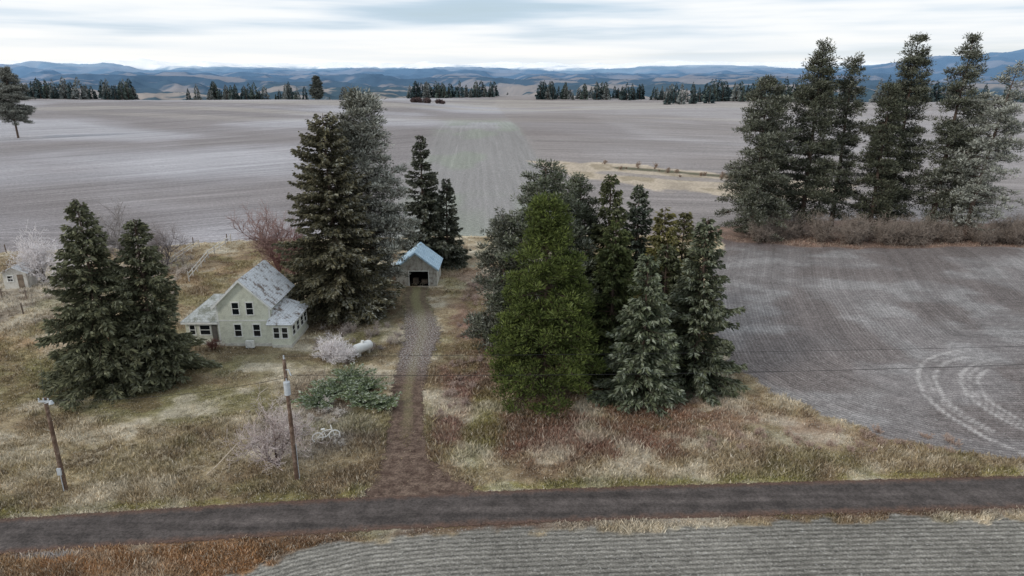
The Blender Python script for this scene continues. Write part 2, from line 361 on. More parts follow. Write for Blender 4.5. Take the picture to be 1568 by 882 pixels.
# ---------------------------------------------------------------- conifers
BARK=lin((92,78,70))
def conifer(name,x,y,H,R,seed,kind='spruce',dark=(50,56,42),light=(92,94,66),frost=.1,f0=.03,n=1.,lean=(0,0),tw=1.,oval=0.,frostcol=(192,193,184),sideFrost=0,irr=None,K=38,big=1.):
    r=np.random.default_rng(seed);g=Geo();dark=lin(dark)*.85;light=lin(light)*1.14;fc=lin(frostcol)
    tr=.014*H+.05
    hs=np.linspace(0,1,9);cx=np.cumsum(r.normal(0,.012*H/4,9))*.5;cy=np.cumsum(r.normal(0,.012*H/4,9))*.5;cx[0]=cy[0]=0
    cx=cx+lean[0]*hs**1.5;cy=cy+lean[1]*hs**1.5
    pts=np.stack([cx,cy,hs*H],1);rad=tr*(1-hs*.93)
    g.tubes(pts[:-1],pts[1:],rad[:-1],rad[1:],BARK,8)
    def axis(f): return np.stack([np.interp(f,hs,cx),np.interp(f,hs,cy),f*H],-1)
    if kind=='spruce':
        nb=int(H*18*n);f=f0+(1-f0)*(r.random(nb)**1.15)*.985
        if oval: prof=(1-f)**(.62)*np.minimum(1,.72+f*1.6)
        else: prof=(1-f)**.78*np.minimum(1,.8+f*2.5)
        bump_=.82+.36*vn(f*H*.55,f*0+seed,3)
        L=R*prof*r.uniform(.72,1.12,nb)*bump_+.25
        az=r.random(nb)*2*math.pi
        L*=.88+.24*vn(az*1.3,f*6,seed)
        P0=axis(f);rise=r.uniform(-.18,.1,nb)+.45*f**2;droop=r.uniform(.15,.42,nb)*(1-f*.6)
        dirs=np.stack([np.cos(az),np.sin(az)],1);btone=r.random(nb)
        nt_=np.maximum(14,(L*36*tw)).astype(int)
        bi=np.repeat(np.arange(nb),nt_);m=len(bi);s=r.random(m)**.72
        s=.12+.9*s
        Lb=L[bi];d=dirs[bi];perp=np.stack([-d[:,1],d[:,0]],1)
        wid=.34*(1-s*.75)*Lb**.8*.9
        lat=r.uniform(-1,1,m)*wid*.75
        P=P0[bi].copy();P[:,:2]+=d*(Lb*s)[:,None]+perp*lat[:,None]
        P[:,2]+=Lb*(rise[bi]*s-droop[bi]*s**2+.16*s**4)-np.abs(lat)*.22+r.normal(0,.07,m)
        sg=np.sign(lat+1e-6);a=sg*r.uniform(.2,1.1,m)
        dd=d*np.cos(a)[:,None]+perp*np.sin(a)[:,None]
        tl=r.uniform(.28,.62,m)*(.7+.3*(1-f[bi]))
        D=np.concatenate([dd,(r.uniform(-.75,.15,m))[:,None]],1)*tl[:,None]
        Wd=r.uniform(.055,.11,m)
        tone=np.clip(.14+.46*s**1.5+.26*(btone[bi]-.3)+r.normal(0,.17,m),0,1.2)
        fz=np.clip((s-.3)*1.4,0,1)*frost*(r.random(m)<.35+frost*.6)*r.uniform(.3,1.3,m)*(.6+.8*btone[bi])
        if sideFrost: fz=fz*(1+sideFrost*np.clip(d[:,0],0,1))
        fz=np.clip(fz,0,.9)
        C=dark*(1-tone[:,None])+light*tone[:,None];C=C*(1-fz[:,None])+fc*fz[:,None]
        g.kites(P,D,Wd,C,r)
        A=P0;B=P0.copy();B[:,:2]+=dirs*(L*.5)[:,None];B[:,2]+=L*(rise*.5-droop*.25)
        g.tubes(A,B,.03+.006*L,.02,BARK*.8)
        E=P0.copy();E[:,:2]+=dirs*(L*.92)[:,None];E[:,2]+=L*(rise*.92-droop*.85+.11)
        g.tubes(B,E,.02,.008,BARK*.8)
    else:
        nb=int(H*5.2*n);f=f0+(1-f0)*(r.random(nb)**.9)*.985
        q=(f-f0)/(1-f0)
        if oval: prof=np.minimum(1,(1-q)**.6*1.12)*np.minimum(1,.8+q*1.6)
        else: prof=np.minimum(1,(1-q)**.52*1.2)*np.minimum(1,.72+q*1.2)
        az=r.random(nb)*2*math.pi
        if irr is None: irr=.1 if oval else .4
        L=R*prof*r.uniform(1-irr*1.1,1.08,nb)*(1-irr/2+irr*1.2*vn(az*1.2,f*8,seed+5))+.3
        P0=axis(f);dirs=np.stack([np.cos(az),np.sin(az)],1);rise=r.uniform(-.15,.2,nb)+.5*q**2;btone=r.random(nb)
        npf=np.maximum(2,(L*(2.4 if oval else 2.1)*tw)).astype(int)
        bi=np.repeat(np.arange(nb),npf);m=len(bi);s=.25+.75*r.random(m)**.75
        d=dirs[bi];perp=np.stack([-d[:,1],d[:,0]],1);Lb=L[bi]
        lat=r.normal(0,.22,m)*Lb**.7*(1.2-s*.6)
        Q=P0[bi].copy();Q[:,:2]+=d*(Lb*s)[:,None]+perp*lat[:,None]
        Q[:,2]+=Lb*(rise[bi]*s-.16*s**2)+r.normal(0,.18,m)
        A=P0;B=P0.copy();B[:,:2]+=dirs*(L*.55)[:,None];B[:,2]+=L*(rise*.55-.05)
        g.tubes(A,B,.04+.008*L,.03,BARK*.8)
        E=P0.copy();E[:,:2]+=dirs*L[:,None];E[:,2]+=L*(rise-.16)
        g.tubes(B,E,.03,.01,BARK*.8)
        bb=P0[bi].copy();bb[:,:2]+=d*(Lb*s*.8)[:,None];bb[:,2]+=Lb*(rise[bi]*s*.8-.16*(s*.8)**2)
        g.tubes(bb,Q,.02,.012,BARK*.8)
        pr=r.uniform(.42,.74,m)*(.85 if oval else 1.1)
        qi=np.repeat(np.arange(m),K);M=len(qi)
        dv=r.normal(size=(M,3));dv/=np.linalg.norm(dv,axis=1,keepdims=True);dv[:,2]=dv[:,2]*.75+.18
        rad_=r.random(M)**.5
        P=Q[qi]+dv*(pr[qi]*rad_*.8)[:,None]*np.array([1.15,1.15,.75])
        D=dv*(r.uniform(.22,.42,M)*big)[:,None];D[:,2]+=.05
        pt=r.random(m)
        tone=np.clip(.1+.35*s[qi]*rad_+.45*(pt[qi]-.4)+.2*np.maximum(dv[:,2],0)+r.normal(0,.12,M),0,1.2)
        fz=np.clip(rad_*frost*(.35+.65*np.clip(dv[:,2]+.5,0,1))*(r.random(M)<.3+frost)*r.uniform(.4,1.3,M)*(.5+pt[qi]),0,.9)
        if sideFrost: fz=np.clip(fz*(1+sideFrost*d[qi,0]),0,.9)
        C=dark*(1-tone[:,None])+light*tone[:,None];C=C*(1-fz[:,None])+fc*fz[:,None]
        g.kites(P,D,r.uniform(.03,.062,M)*big,C,r)
        if f0>.12:
            nd=14;fd=r.uniform(.05,f0,nd);P0=axis(fd);az=r.random(nd)*6.28;LL=r.uniform(.6,2.2,nd)
            g.tubes(P0,P0+np.stack([np.cos(az)*LL,np.sin(az)*LL,r.uniform(-.3,.5,nd)],1),.04,.012,BARK)
    return g.build(name,M_fol,(x,y,float(zt(x,y))-.05))
OL=dict(dark=(56,60,46),light=(110,110,84))
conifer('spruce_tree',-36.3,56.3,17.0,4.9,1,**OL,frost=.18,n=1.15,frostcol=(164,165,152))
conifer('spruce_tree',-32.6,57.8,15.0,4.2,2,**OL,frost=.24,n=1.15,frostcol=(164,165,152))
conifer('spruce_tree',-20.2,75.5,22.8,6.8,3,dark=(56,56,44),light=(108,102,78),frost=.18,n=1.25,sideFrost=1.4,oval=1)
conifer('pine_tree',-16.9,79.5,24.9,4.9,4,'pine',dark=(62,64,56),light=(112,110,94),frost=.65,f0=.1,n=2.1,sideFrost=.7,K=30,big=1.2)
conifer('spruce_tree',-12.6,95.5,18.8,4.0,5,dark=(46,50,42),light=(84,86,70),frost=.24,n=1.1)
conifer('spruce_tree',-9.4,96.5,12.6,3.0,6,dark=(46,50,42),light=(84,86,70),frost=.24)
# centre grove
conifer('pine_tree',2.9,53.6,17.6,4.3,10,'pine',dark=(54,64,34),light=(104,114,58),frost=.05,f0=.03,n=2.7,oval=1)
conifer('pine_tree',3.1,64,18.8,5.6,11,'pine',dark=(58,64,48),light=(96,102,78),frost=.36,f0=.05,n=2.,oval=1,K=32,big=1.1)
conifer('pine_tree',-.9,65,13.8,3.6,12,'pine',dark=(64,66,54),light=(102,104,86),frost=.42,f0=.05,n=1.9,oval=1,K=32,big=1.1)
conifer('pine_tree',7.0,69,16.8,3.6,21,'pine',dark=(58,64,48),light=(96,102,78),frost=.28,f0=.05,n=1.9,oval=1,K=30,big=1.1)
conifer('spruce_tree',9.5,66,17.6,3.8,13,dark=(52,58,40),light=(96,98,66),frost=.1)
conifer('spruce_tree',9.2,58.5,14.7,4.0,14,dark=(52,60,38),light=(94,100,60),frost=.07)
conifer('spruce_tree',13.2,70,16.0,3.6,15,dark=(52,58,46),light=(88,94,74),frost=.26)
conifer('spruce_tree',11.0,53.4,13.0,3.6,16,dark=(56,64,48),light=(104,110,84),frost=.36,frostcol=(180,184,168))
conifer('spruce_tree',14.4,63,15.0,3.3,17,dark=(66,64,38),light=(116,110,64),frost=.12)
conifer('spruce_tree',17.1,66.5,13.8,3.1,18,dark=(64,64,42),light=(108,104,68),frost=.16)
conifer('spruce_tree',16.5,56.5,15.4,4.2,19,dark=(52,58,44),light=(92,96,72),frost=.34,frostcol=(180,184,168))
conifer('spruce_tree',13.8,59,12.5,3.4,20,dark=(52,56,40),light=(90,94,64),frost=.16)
# right grove
PD=dict(dark=(56,60,50),light=(98,100,80))
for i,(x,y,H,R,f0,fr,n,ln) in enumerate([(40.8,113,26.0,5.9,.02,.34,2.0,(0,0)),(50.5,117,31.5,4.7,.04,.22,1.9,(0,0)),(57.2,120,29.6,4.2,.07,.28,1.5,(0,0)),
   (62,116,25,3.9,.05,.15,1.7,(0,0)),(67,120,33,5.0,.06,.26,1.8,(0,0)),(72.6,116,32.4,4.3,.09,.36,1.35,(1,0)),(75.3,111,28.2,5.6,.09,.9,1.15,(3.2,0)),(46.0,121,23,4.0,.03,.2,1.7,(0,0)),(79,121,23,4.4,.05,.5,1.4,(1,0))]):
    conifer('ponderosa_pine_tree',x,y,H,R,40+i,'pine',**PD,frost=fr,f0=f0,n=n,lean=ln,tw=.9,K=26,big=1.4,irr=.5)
conifer('ponderosa_pine_tree',-217,306,29,8.0,60,'pine',dark=(78,80,74),light=(120,120,110),frost=.55,f0=.25,n=1.5,K=24,big=2.2)
conifer('ponderosa_pine_tree',-196,715,24,7,61,'pine',dark=(60,64,60),light=(92,96,88),frost=.3,f0=.1,n=1.5,K=20,big=3)
def treeline(name,spans,seed):
    r=np.random.default_rng(seed);g=Geo()
    for(x0,x1,y0,y1,n,h0,h1) in spans:
        for i in range(n):
            x=r.uniform(x0,x1);y=r.uniform(y0,y1);H=r.uniform(h0,h1)*r.choice([.6,.85,1,1]);z=float(zt(x,y))-.5
            R=H*r.uniform(.22,.34);K=150;f=r.random(K)**1.1
            az=r.random(K)*6.28;L=R*(1-f)**r.uniform(.45,.8)*r.uniform(.5,1,K)
            P=np.stack([x+np.cos(az)*L*.5,y+np.sin(az)*L*.5,z+H*(.04+.9*f)],1)
            D=np.stack([np.cos(az)*L*.8,np.sin(az)*L*.8,-.15*L+r.uniform(0,.8,K)],1)
            base=lin(((74,86,86),(84,94,88),(118,122,120),(66,80,82))[r.integers(4)])
            C=base*r.uniform(.7,1.4,(K,1))
            g.kites(P,D,.45+L*.35,C,r)
            g.tubes([[x,y,z]],[[x,y,z+H]],.3,.05,BARK)
    return g.build(name,M_fol)
treeline('distant_treeline',[(-560,-395,700,760,80,14,24),(-640,-540,690,740,20,14,24),(-350,-225,735,790,52,12,22),(-190,-150,770,800,10,10,16),(-115,-12,770,800,54,12,20),(30,170,740,775,64,12,20),(128,175,590,640,12,12,20),(165,240,640,680,30,14,24),(240,420,640,690,60,14,26),(420,640,600,680,50,14,24),(-320,300,900,1050,90,10,18)],5)
# ---------------------------------------------------------------- bare shrubs and trees
def bare(name,items,seed,col=(120,104,96),tip=(190,180,178),build=True,mn=.007):
    g=Geo();r=np.random.default_rng(seed);c0=lin(col);c1=lin(tip)
    for(x,y,H,spread,stems,kids,rad) in items:
        z=float(zt(x,y))-.05;n=stems
        P=np.array([[x,y,z]]*n)+r.normal(0,.08*spread,(n,3))*[1,1,0]
        D=np.stack([r.normal(0,.28*spread,n),r.normal(0,.28*spread,n),np.ones(n)],1);D/=np.linalg.norm(D,axis=1,keepdims=True)
        L=np.full(n,H*.42)*r.uniform(.7,1.1,n);R=np.full(n,rad)
        for lv in range(len(kids)+1):
            t=lv/len(kids);C=c0*(1-t)+c1*t
            pts=[P];dr=[D]
            for k_ in range(3):
                D=D+r.normal(0,.16,D.shape)+np.array([0,0,.05]);D/=np.linalg.norm(D,axis=1,keepdims=True)
                Q=P+D*(L/3)[:,None]
                g.tubes(P,Q,np.maximum(R*(1-k_*.2),mn+.001),np.maximum(R*(.8-k_*.2),mn),np.clip(C*r.uniform(.75,1.25,(len(P),1)),0,1))
                P=Q;pts.append(P);dr.append(D)
            if lv==len(kids): break
            m=kids[lv];pts=np.stack(pts);dr=np.stack(dr);nn=len(P)
            idx=np.tile(np.arange(nn),m);si=r.integers(1,4,len(idx));si[:nn]=3
            P=pts[si,idx];D=dr[si,idx]*.75+r.normal(0,.55*spread,(len(idx),3))+np.array([0,0,.12]);D/=np.linalg.norm(D,axis=1,keepdims=True)
            L=L[idx]*r.uniform(.5,.78,len(idx));R=R[idx]*.56
    return g.build(name,M_twig)
FP=dict(col=(120,108,102),tip=(228,222,222))
bare('frosted_fruit_tree',[(-16.8,42.9,5.4,.95,6,(5,5,4,3),.09)],1,col=(80,62,56),tip=(198,184,180),mn=.009)
bare('frosted_shrub',[(-17.6,61.5,3.2,1.3,14,(5,5,5),.05)],2,**FP,mn=.013)
bare('frosted_shrub',[(-16.0,60.6,2.3,1.3,10,(5,5,4),.04)],22,**FP,mn=.012)
bare('red_twig_shrub',[(-30.4,64.2,1.7,1.1,10,(5,4,4),.04)],3,col=(90,66,60),tip=(128,92,84))
bare('bare_maple_tree',[(-33,93,9.5,1.0,6,(5,5,5,4),.16)],4,col=(96,74,70),tip=(150,124,118))
bare('bare_maple_tree',[(-29.5,90,7.2,1.2,7,(5,5,5,4),.12)],44,col=(86,62,60),tip=(128,96,92),mn=.01)
bare('frosted_bare_tree',[(-63,88,7.5,1.1,7,(5,5,5,4),.12)],5,**FP,mn=.012)
bare('frosted_bare_tree',[(-57,84,5.5,1.2,7,(5,5,5,3),.09)],6,**FP,mn=.012)
bare('frosted_bare_tree',[(-55,96,10.5,1.0,6,(5,5,5,4),.16)],7,col=(96,88,86),tip=(150,144,142),mn=.009)
bare('frosted_bare_tree',[(-49,93,8.5,1.0,6,(5,5,5,4),.13)],8,col=(96,88,86),tip=(156,148,148),mn=.009)
r=np.random.default_rng(3)
bare('brush_thicket',[(r.uniform(36,88),r.uniform(107.5,114),r.uniform(3,6.2),1.1,8,(5,5,4),.04) for i in range(56)],9,col=(90,80,74),tip=(144,132,122),mn=.013)
bare('brush_thicket',[(r.uniform(-72,-42),r.uniform(80,100),r.uniform(.8,1.8),1.3,7,(4,4,3),.03) for i in range(56)],10,col=(130,114,102),tip=(204,194,184))
bare('brush_thicket',[(r.uniform(-20,-12.5),r.uniform(45,53),r.uniform(.5,1.3),1.4,6,(4,4,3),.02) for i in range(30)],12,col=(120,104,96),tip=(214,206,198))
bare('brush_thicket',[(r.uniform(14,34),46.2+r.uniform(-1.7,1.7),r.uniform(.4,.9),1.4,6,(4,4,3),.02) for i in range(40)],13,col=(122,96,84),tip=(184,162,148))
bare('brush_thicket',[(r.uniform(-6.5,-2.5),r.uniform(50,86),r.uniform(.4,1.0),1.3,6,(4,4,3),.02) for i in range(50)],14,col=(120,94,84),tip=(186,166,156))
bare('brush_thicket',[(r.uniform(-21,-11.5),r.uniform(64,71),r.uniform(.6,1.5),1.3,6,(4,4,3),.02) for i in range(34)],17,col=(110,96,88),tip=(178,166,158))
bare('brush_thicket',[(r.uniform(-40,-20),r.uniform(41.5,46),r.uniform(.3,.7),1.4,6,(4,4,3),.02) for i in range(40)],18,col=(140,122,96),tip=(206,192,168))
bare('brush_thicket',[(30+i*1.6+r.uniform(-4,4),206-i*1.6+r.uniform(-8,6),r.uniform(.6,2.),1.3,6,(4,4,3),.05) for i in range(18)],16,col=(120,94,84),tip=(160,142,126),mn=.02)
bare('field_shrub_patch',[(r.uniform(-95,-60),r.uniform(640,650),r.uniform(3,6),1.4,8,(5,4,3),.3) for i in range(16)],15,col=(80,66,64),tip=(100,84,82),mn=.15)
def juniper(x,y):
    r=np.random.default_rng(8);g=Geo()
    for c in range(10):
        ox,oy=r.uniform(-3,3),r.uniform(-2.6,2.6)
        nb=26;az=r.random(nb)*6.28;L=r.uniform(.8,2.3,nb);m=60
        bi=np.repeat(np.arange(nb),m);s=r.random(len(bi));d=np.stack([np.cos(az),np.sin(az)],1)[bi]
        lat=r.normal(0,.1,len(bi));P=np.stack([ox+d[:,0]*L[bi]*s-d[:,1]*lat,oy+d[:,1]*L[bi]*s+d[:,0]*lat,.15+L[bi]*s*(.62-.3*s)+r.normal(0,.03,len(bi))],1)
        a=r.normal(0,.6,len(bi));D=np.stack([d[:,0]*np.cos(a)-d[:,1]*np.sin(a),d[:,1]*np.cos(a)+d[:,0]*np.sin(a),r.uniform(-.1,.5,len(bi))],1)*r.uniform(.15,.35,(len(bi),1))
        fz=(r.random(len(bi))<.45)*s*r.uniform(.2,.8,len(bi))
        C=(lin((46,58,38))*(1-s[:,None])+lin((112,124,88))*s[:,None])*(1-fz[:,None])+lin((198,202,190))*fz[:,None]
        g.kites(P,D,r.uniform(.03,.06,len(bi)),C,r)
    g.build('juniper_shrub',M_fol,(x,y,0))
juniper(-13.8,54.3)
# ---------------------------------------------------------------- grass
def grass():
    r=np.random.default_rng(12);g=Geo();n=180000
    y=31+ (r.random(n)**1.7)*84;x=r.uniform(-1,1,n)*(.86*y+6)
    col,my,mi=ground_color(x,y,False)
    dn=np.abs(y-roadY(x));cxd=np.interp(y,DR[:,1],DR[:,0]);hwd=np.interp(y,DR[:,1],DR[:,2])
    clump=fbm(x/1.6,y/1.6,88,3)*.5+.5*fbm(x/6,y/6,89,2)
    drv=(np.abs(x-cxd)<hwd*.9)&(y<86)&(y>38)
    ctr=(np.abs(x-cxd)<.4)&(y>46)
    house=(x>-34)&(x<-22.3)&(y>65)&(y<72.5)
    ok=((my>.6)|(mi>.5))&(dn>RH*.98)&(~drv|(r.random(n)<.06)|(ctr&(r.random(n)<.55)))&~house&(r.random(n)<ss(.25,.6,clump)*1.1+.08)
    lawn=np.zeros(n)
    for(bx,by,ra,rb) in((-29,54,10,5),(-22,62,8,4),(-10,72,8,10)): lawn=np.maximum(lawn,ss(1.3,.7,np.hypot((x-bx)/ra,(y-by)/rb)))
    hh=(.1+.85*np.clip(clump-.2,0,1)**1.4)*(1-.7*lawn)*(1-.5*ss(2.9,1.9,dn))*np.where(drv,.3,1)
    x,y,col,hh=x[ok],y[ok],col[ok],hh[ok];n=len(x);K=5
    i=np.repeat(np.arange(n),K);m=len(i)
    P=np.stack([x[i]+r.normal(0,.1,m),y[i]+r.normal(0,.1,m),zt(x[i],y[i])-.02],1)
    h=hh[i]*r.uniform(.5,1.3,m)
    D=np.stack([r.normal(0,.45,m)*h,r.normal(0,.45,m)*h,h],1)
    straw=lin((212,200,182));tuft=r.random(n)[i];t=(r.random(m)<.5)*r.uniform(.1,.65,m)*np.where(tuft<.24,1.5,.6)
    C=col[i]*r.uniform(.8,1.45,(m,1))*(.8+.55*r.random(n)[i])[:,None];C=C*(1-t[:,None])+straw*t[:,None]
    g.kites(P,D,.013+.03*r.random(m),C,r);g.build('dry_grass',M_grass)
grass()
# ---------------------------------------------------------------- buildings
def empty(name,loc=(0,0,0),rot=0):
    e=link(bpy.data.objects.new(name,None));e.location=loc;e.rotation_euler[2]=rot;return e
def pm(name,V,F,mat,parent=None):
    me=bpy.data.meshes.new(name);me.from_pydata([tuple(map(float,v)) for v in V],[],F);me.materials.append(mat);me.update()
    import bmesh
    bm=bmesh.new();bm.from_mesh(me);bmesh.ops.recalc_face_normals(bm,faces=bm.faces);bm.to_mesh(me);bm.free()
    o=link(bpy.data.objects.new(name,me))
    if parent: o.parent=parent
    return o
BF=[(0,1,2,3),(4,5,6,7),(0,1,5,4),(1,2,6,5),(2,3,7,6),(3,0,4,7)]
def box(name,x0,x1,y0,y1,z0,z1,mat,parent=None):
    return pm(name,[(x0,y0,z0),(x1,y0,z0),(x1,y1,z0),(x0,y1,z0),(x0,y0,z1),(x1,y0,z1),(x1,y1,z1),(x0,y1,z1)],BF,mat,parent)
def boxes(name,L,mat,parent=None):
    V=[];F=[]
    for(x0,x1,y0,y1,z0,z1) in L:
        b=len(V);V+=[(x0,y0,z0),(x1,y0,z0),(x1,y1,z0),(x0,y1,z0),(x0,y0,z1),(x1,y0,z1),(x1,y1,z1),(x0,y1,z1)];F+=[tuple(i+b for i in f) for f in BF]
    return pm(name,V,F,mat,parent)
def slab(name,c,t,mat,parent=None):
    c=[Vector(p) for p in c];n=(c[1]-c[0]).cross(c[-1]-c[0]).normalized()
    if n.z<0:n=-n
    k=len(c);V=c+[p+n*t for p in c];F=[tuple(range(k)),tuple(range(k,2*k))]+[(i,(i+1)%k,k+(i+1)%k,k+i) for i in range(k)]
    return pm(name,V,F,mat,parent)
def siding(name,rgb,rgb2,per=.14):
    m,nt,b=newmat(name,.75,.3);tc=N(nt,'ShaderNodeTexCoord').outputs['Object']
    sp=N(nt,'ShaderNodeSeparateXYZ');nt.links.new(tc,sp.inputs[0])
    fr=math_(nt,'FRACT',math_(nt,'DIVIDE',sp.outputs[2],per))
    line=maprange(nt,fr,.0,.16,.68,1.)
    n_=noise(nt,tc,1.6,5,.7);c=mixc(nt,maprange(nt,n_,.42,.68),lin(rgb),lin(rgb2))
    c=scalecol(nt,c,math_(nt,'MULTIPLY',line,maprange(nt,noise(nt,tc,12,3),.3,.7,.88,1.1)))
    nt.links.new(c,b.inputs['Base Color']);bump(nt,b,fr,.5,.03);return m
M_sid=siding('painted_lap_siding',(220,222,206),(198,200,184))
M_sid2=siding('weathered_siding',(194,192,184),(132,122,112),.16)
def roofm(name,rgb,rgb2,thr=(.45,.62)):
    m,nt,b=newmat(name,.8,.3);tc=N(nt,'ShaderNodeTexCoord').outputs['Object']
    n_=noise(nt,tc,1.1,6,.75);c=mixc(nt,maprange(nt,n_,*thr),lin(rgb),lin(rgb2))
    sp=N(nt,'ShaderNodeSeparateXYZ');nt.links.new(tc,sp.inputs[0])
    fr=math_(nt,'FRACT',math_(nt,'MULTIPLY',sp.outputs[2],6.))
    c=scalecol(nt,c,math_(nt,'MULTIPLY',maprange(nt,fr,0,.3,.8,1.),maprange(nt,noise(nt,tc,9,4,.7),.3,.7,.75,1.2)))
    nt.links.new(c,b.inputs['Base Color']);return m
M_roof=roofm('frosted_shingles',(210,212,215),(124,112,104),(.5,.62))
M_roof2=roofm('frosted_shingles_grey',(178,181,180),(128,130,120))
M_white=simple('white_trim',(222,222,217),.6,.3,.1)
M_glass=simple('window_glass',(26,30,34),.12,.6,.2)
M_found=simple('foundation',(202,199,190),.9,.2,.2)
M_dark=simple('dark_interior',(22,20,20),.9,.1,.3)
M_wood=simple('weathered_wood',(132,118,104),.9,.2,.3,4,col2=(90,80,72))
M_pole=simple('utility_pole_wood',(100,80,68),.9,.2,.3,3,col2=(128,112,100))
M_grey=simple('galvanised_metal',(180,184,188),.45,.5,.1)
M_black=simple('black_rubber',(26,26,28),.6,.4,.1)
M_blueroof=roofm('blue_metal_roof',(188,210,224),(156,182,202),(.4,.7))
def win(parent,cx,y,cz,w,h,axis='y',idx=''):
    t=.09
    def bx(n,a0,a1,d0,d1,z0,z1,m):
        if axis=='y': box(n,cx+a0,cx+a1,y-d1,y-d0,cz+z0,cz+z1,m,parent)
        else: box(n,y+d0,y+d1,cx+a0,cx+a1,cz+z0,cz+z1,m,parent)
    bx('window_glass'+idx,-w/2,w/2,.005,.02,-h/2,h/2,M_glass)
    bx('window_jamb_l'+idx,-w/2-t,-w/2,.003,.06,-h/2,h/2,M_white);bx('window_jamb_r'+idx,w/2,w/2+t,.003,.06,-h/2,h/2,M_white)
    bx('window_head'+idx,-w/2-t-.03,w/2+t+.03,.003,.075,h/2,h/2+.12,M_white);bx('window_sill'+idx,-w/2-t-.03,w/2+t+.03,.003,.1,-h/2-.08,-h/2,M_white)
    bx('window_sash'+idx,-w/2,w/2,.022,.045,-.03,.03,M_white)
def farmhouse():
    H=empty('farmhouse',(-27.3,65.3,0))
    w=2.7;D=7.0;e=4.5;a=7.1
    pm('main_walls',[(-w,0,.35),(w,0,.35),(w,0,e),(0,0,a),(-w,0,e),(-w,D,.35),(w,D,.35),(w,D,e),(0,D,a),(-w,D,e)],
       [(0,1,2,3,4),(5,6,7,8,9),(1,6,7,2),(0,5,9,4),(2,7,8,3),(4,9,8,3),(0,1,6,5)],M_sid,H)
    box('foundation',-w-.03,w+.03,-.03,D+.03,-.3,.35,M_found,H)
    o=.35;k=(a-e)/w
    slab('roof_right',[(0,-o,a+.02),(w+o,-o,e-k*o+.02),(w+o,D+o,e-k*o+.02),(0,D+o,a+.02)],.12,M_roof,H)
    slab('roof_left',[(0,-o,a+.02),(-w-o,-o,e-k*o+.02),(-w-o,D+o,e-k*o+.02),(0,D+o,a+.02)],.12,M_roof,H)
    for s_ in(-1,1):
        slab('bargeboard',[(0,-o-.03,a-.12),(s_*(w+o),-o-.03,e-k*o-.12),(s_*(w+o),-o-.03,e-k*o+.1),(0,-o-.03,a+.1)],.03,M_white,H)
    boxes('corner_boards',[(-w-.02,-w+.12,-.025,-.003,.35,e),(w-.12,w+.02,-.025,-.003,.35,e)],M_white,H)
    boxes('belt_course',[(-w+.12,w-.12,-.03,-.004,2.75,2.87)],M_white,H)
    for i,(cx,cz) in enumerate([(-.72,4.1),(.72,4.1),(-.72,1.75),(1.2,1.75)]): win(H,cx,0,cz,.66,1.25,'y','_%d'%i)
    for i,cy in enumerate((4.2,5.6)): win(H,cy,w,3.9,.5,.6,'x','_s%d'%i)
    x0,x1,d,ez,rz=-6.2,-w,5.8,2.55,4.6
    box('wing_walls',x0,x1-.003,.25,d,.35,ez,M_sid,H);box('wing_foundation',x0-.03,x1-.04,.22,d+.03,-.3,.345,M_found,H)
    m_=(.25+d)/2
    slab('wing_roof_front',[(x0-.3,-.05,ez),(x1-.01,-.05,ez),(x1-.01,m_,rz),(x0+2.2,m_,rz)],.1,M_roof2,H)
    slab('wing_roof_back',[(x0-.3,d+.3,ez),(x1-.01,d+.3,ez),(x1-.01,m_,rz),(x0+2.2,m_,rz)],.1,M_roof2,H)
    slab('wing_roof_hip',[(x0-.3,-.05,ez),(x0-.3,d+.3,ez),(x0+2.2,m_,rz)],.1,M_roof2,H)
    box('wing_fascia',x0-.3,x1-.01,-.09,-.055,ez-.14,ez+.08,M_white,H)
    win(H,-4.2,.25,1.7,1.0,1.0,'y','_w');win(H,-5.5,.25,1.7,.5,1.0,'y','_w2')
    box('wing_door',-3.5,-2.95,.2,.247,.38,2.35,simple('grey_door',(96,92,88)),H)
    x0,x1,d0,d1,ez=w,4.75,-.35,5.4,2.5
    box('porch_walls',x0+.003,x1,d0,d1,.3,ez,M_sid,H);box('porch_base',x0+.04,x1+.03,d0-.03,d1+.03,-.3,.295,M_found,H)
    slab('porch_roof_right',[(x0+.01,d0+1.4,3.7),(x1+.3,d0-.3,ez),(x1+.3,d1+.3,ez),(x0+.01,d1-.8,3.7)],.09,M_roof,H)
    slab('porch_roof_front',[(x0-.3,d0-.3,ez),(x1+.3,d0-.3,ez),(x0+.01,d0+1.4,3.7)],.09,M_roof,H)
    slab('porch_roof_back',[(x0+.01,d1+.3,ez),(x1+.3,d1+.3,ez),(x0+.01,d1-.8,3.7)],.09,M_roof,H)
    win(H,3.3,d0,1.6,.55,1.1,'y','_p1');win(H,4.15,d0,1.6,.55,1.1,'y','_p2')
    for i,cy in enumerate((.6,2.0,3.4,4.6)): win(H,cy,x1,1.6,.8,1.0,'x','_p%d'%(i+3))
    boxes('heat_pump_body',[(.15,1.0,-.75,-.4,.12,.85)],M_white,H)
    g=Geo();g.tubes([[.5,-.76,.48]],[[.5,-.79,.48]],.28,.28,lin((60,60,60)),16);q=g.build('heat_pump_fan',M_fol);q.parent=H
    boxes('heat_pump_feet',[(.2,.3,-.75,-.4,-.05,.12),(.85,.95,-.75,-.4,-.05,.12)],M_dark,H)
farmhouse()
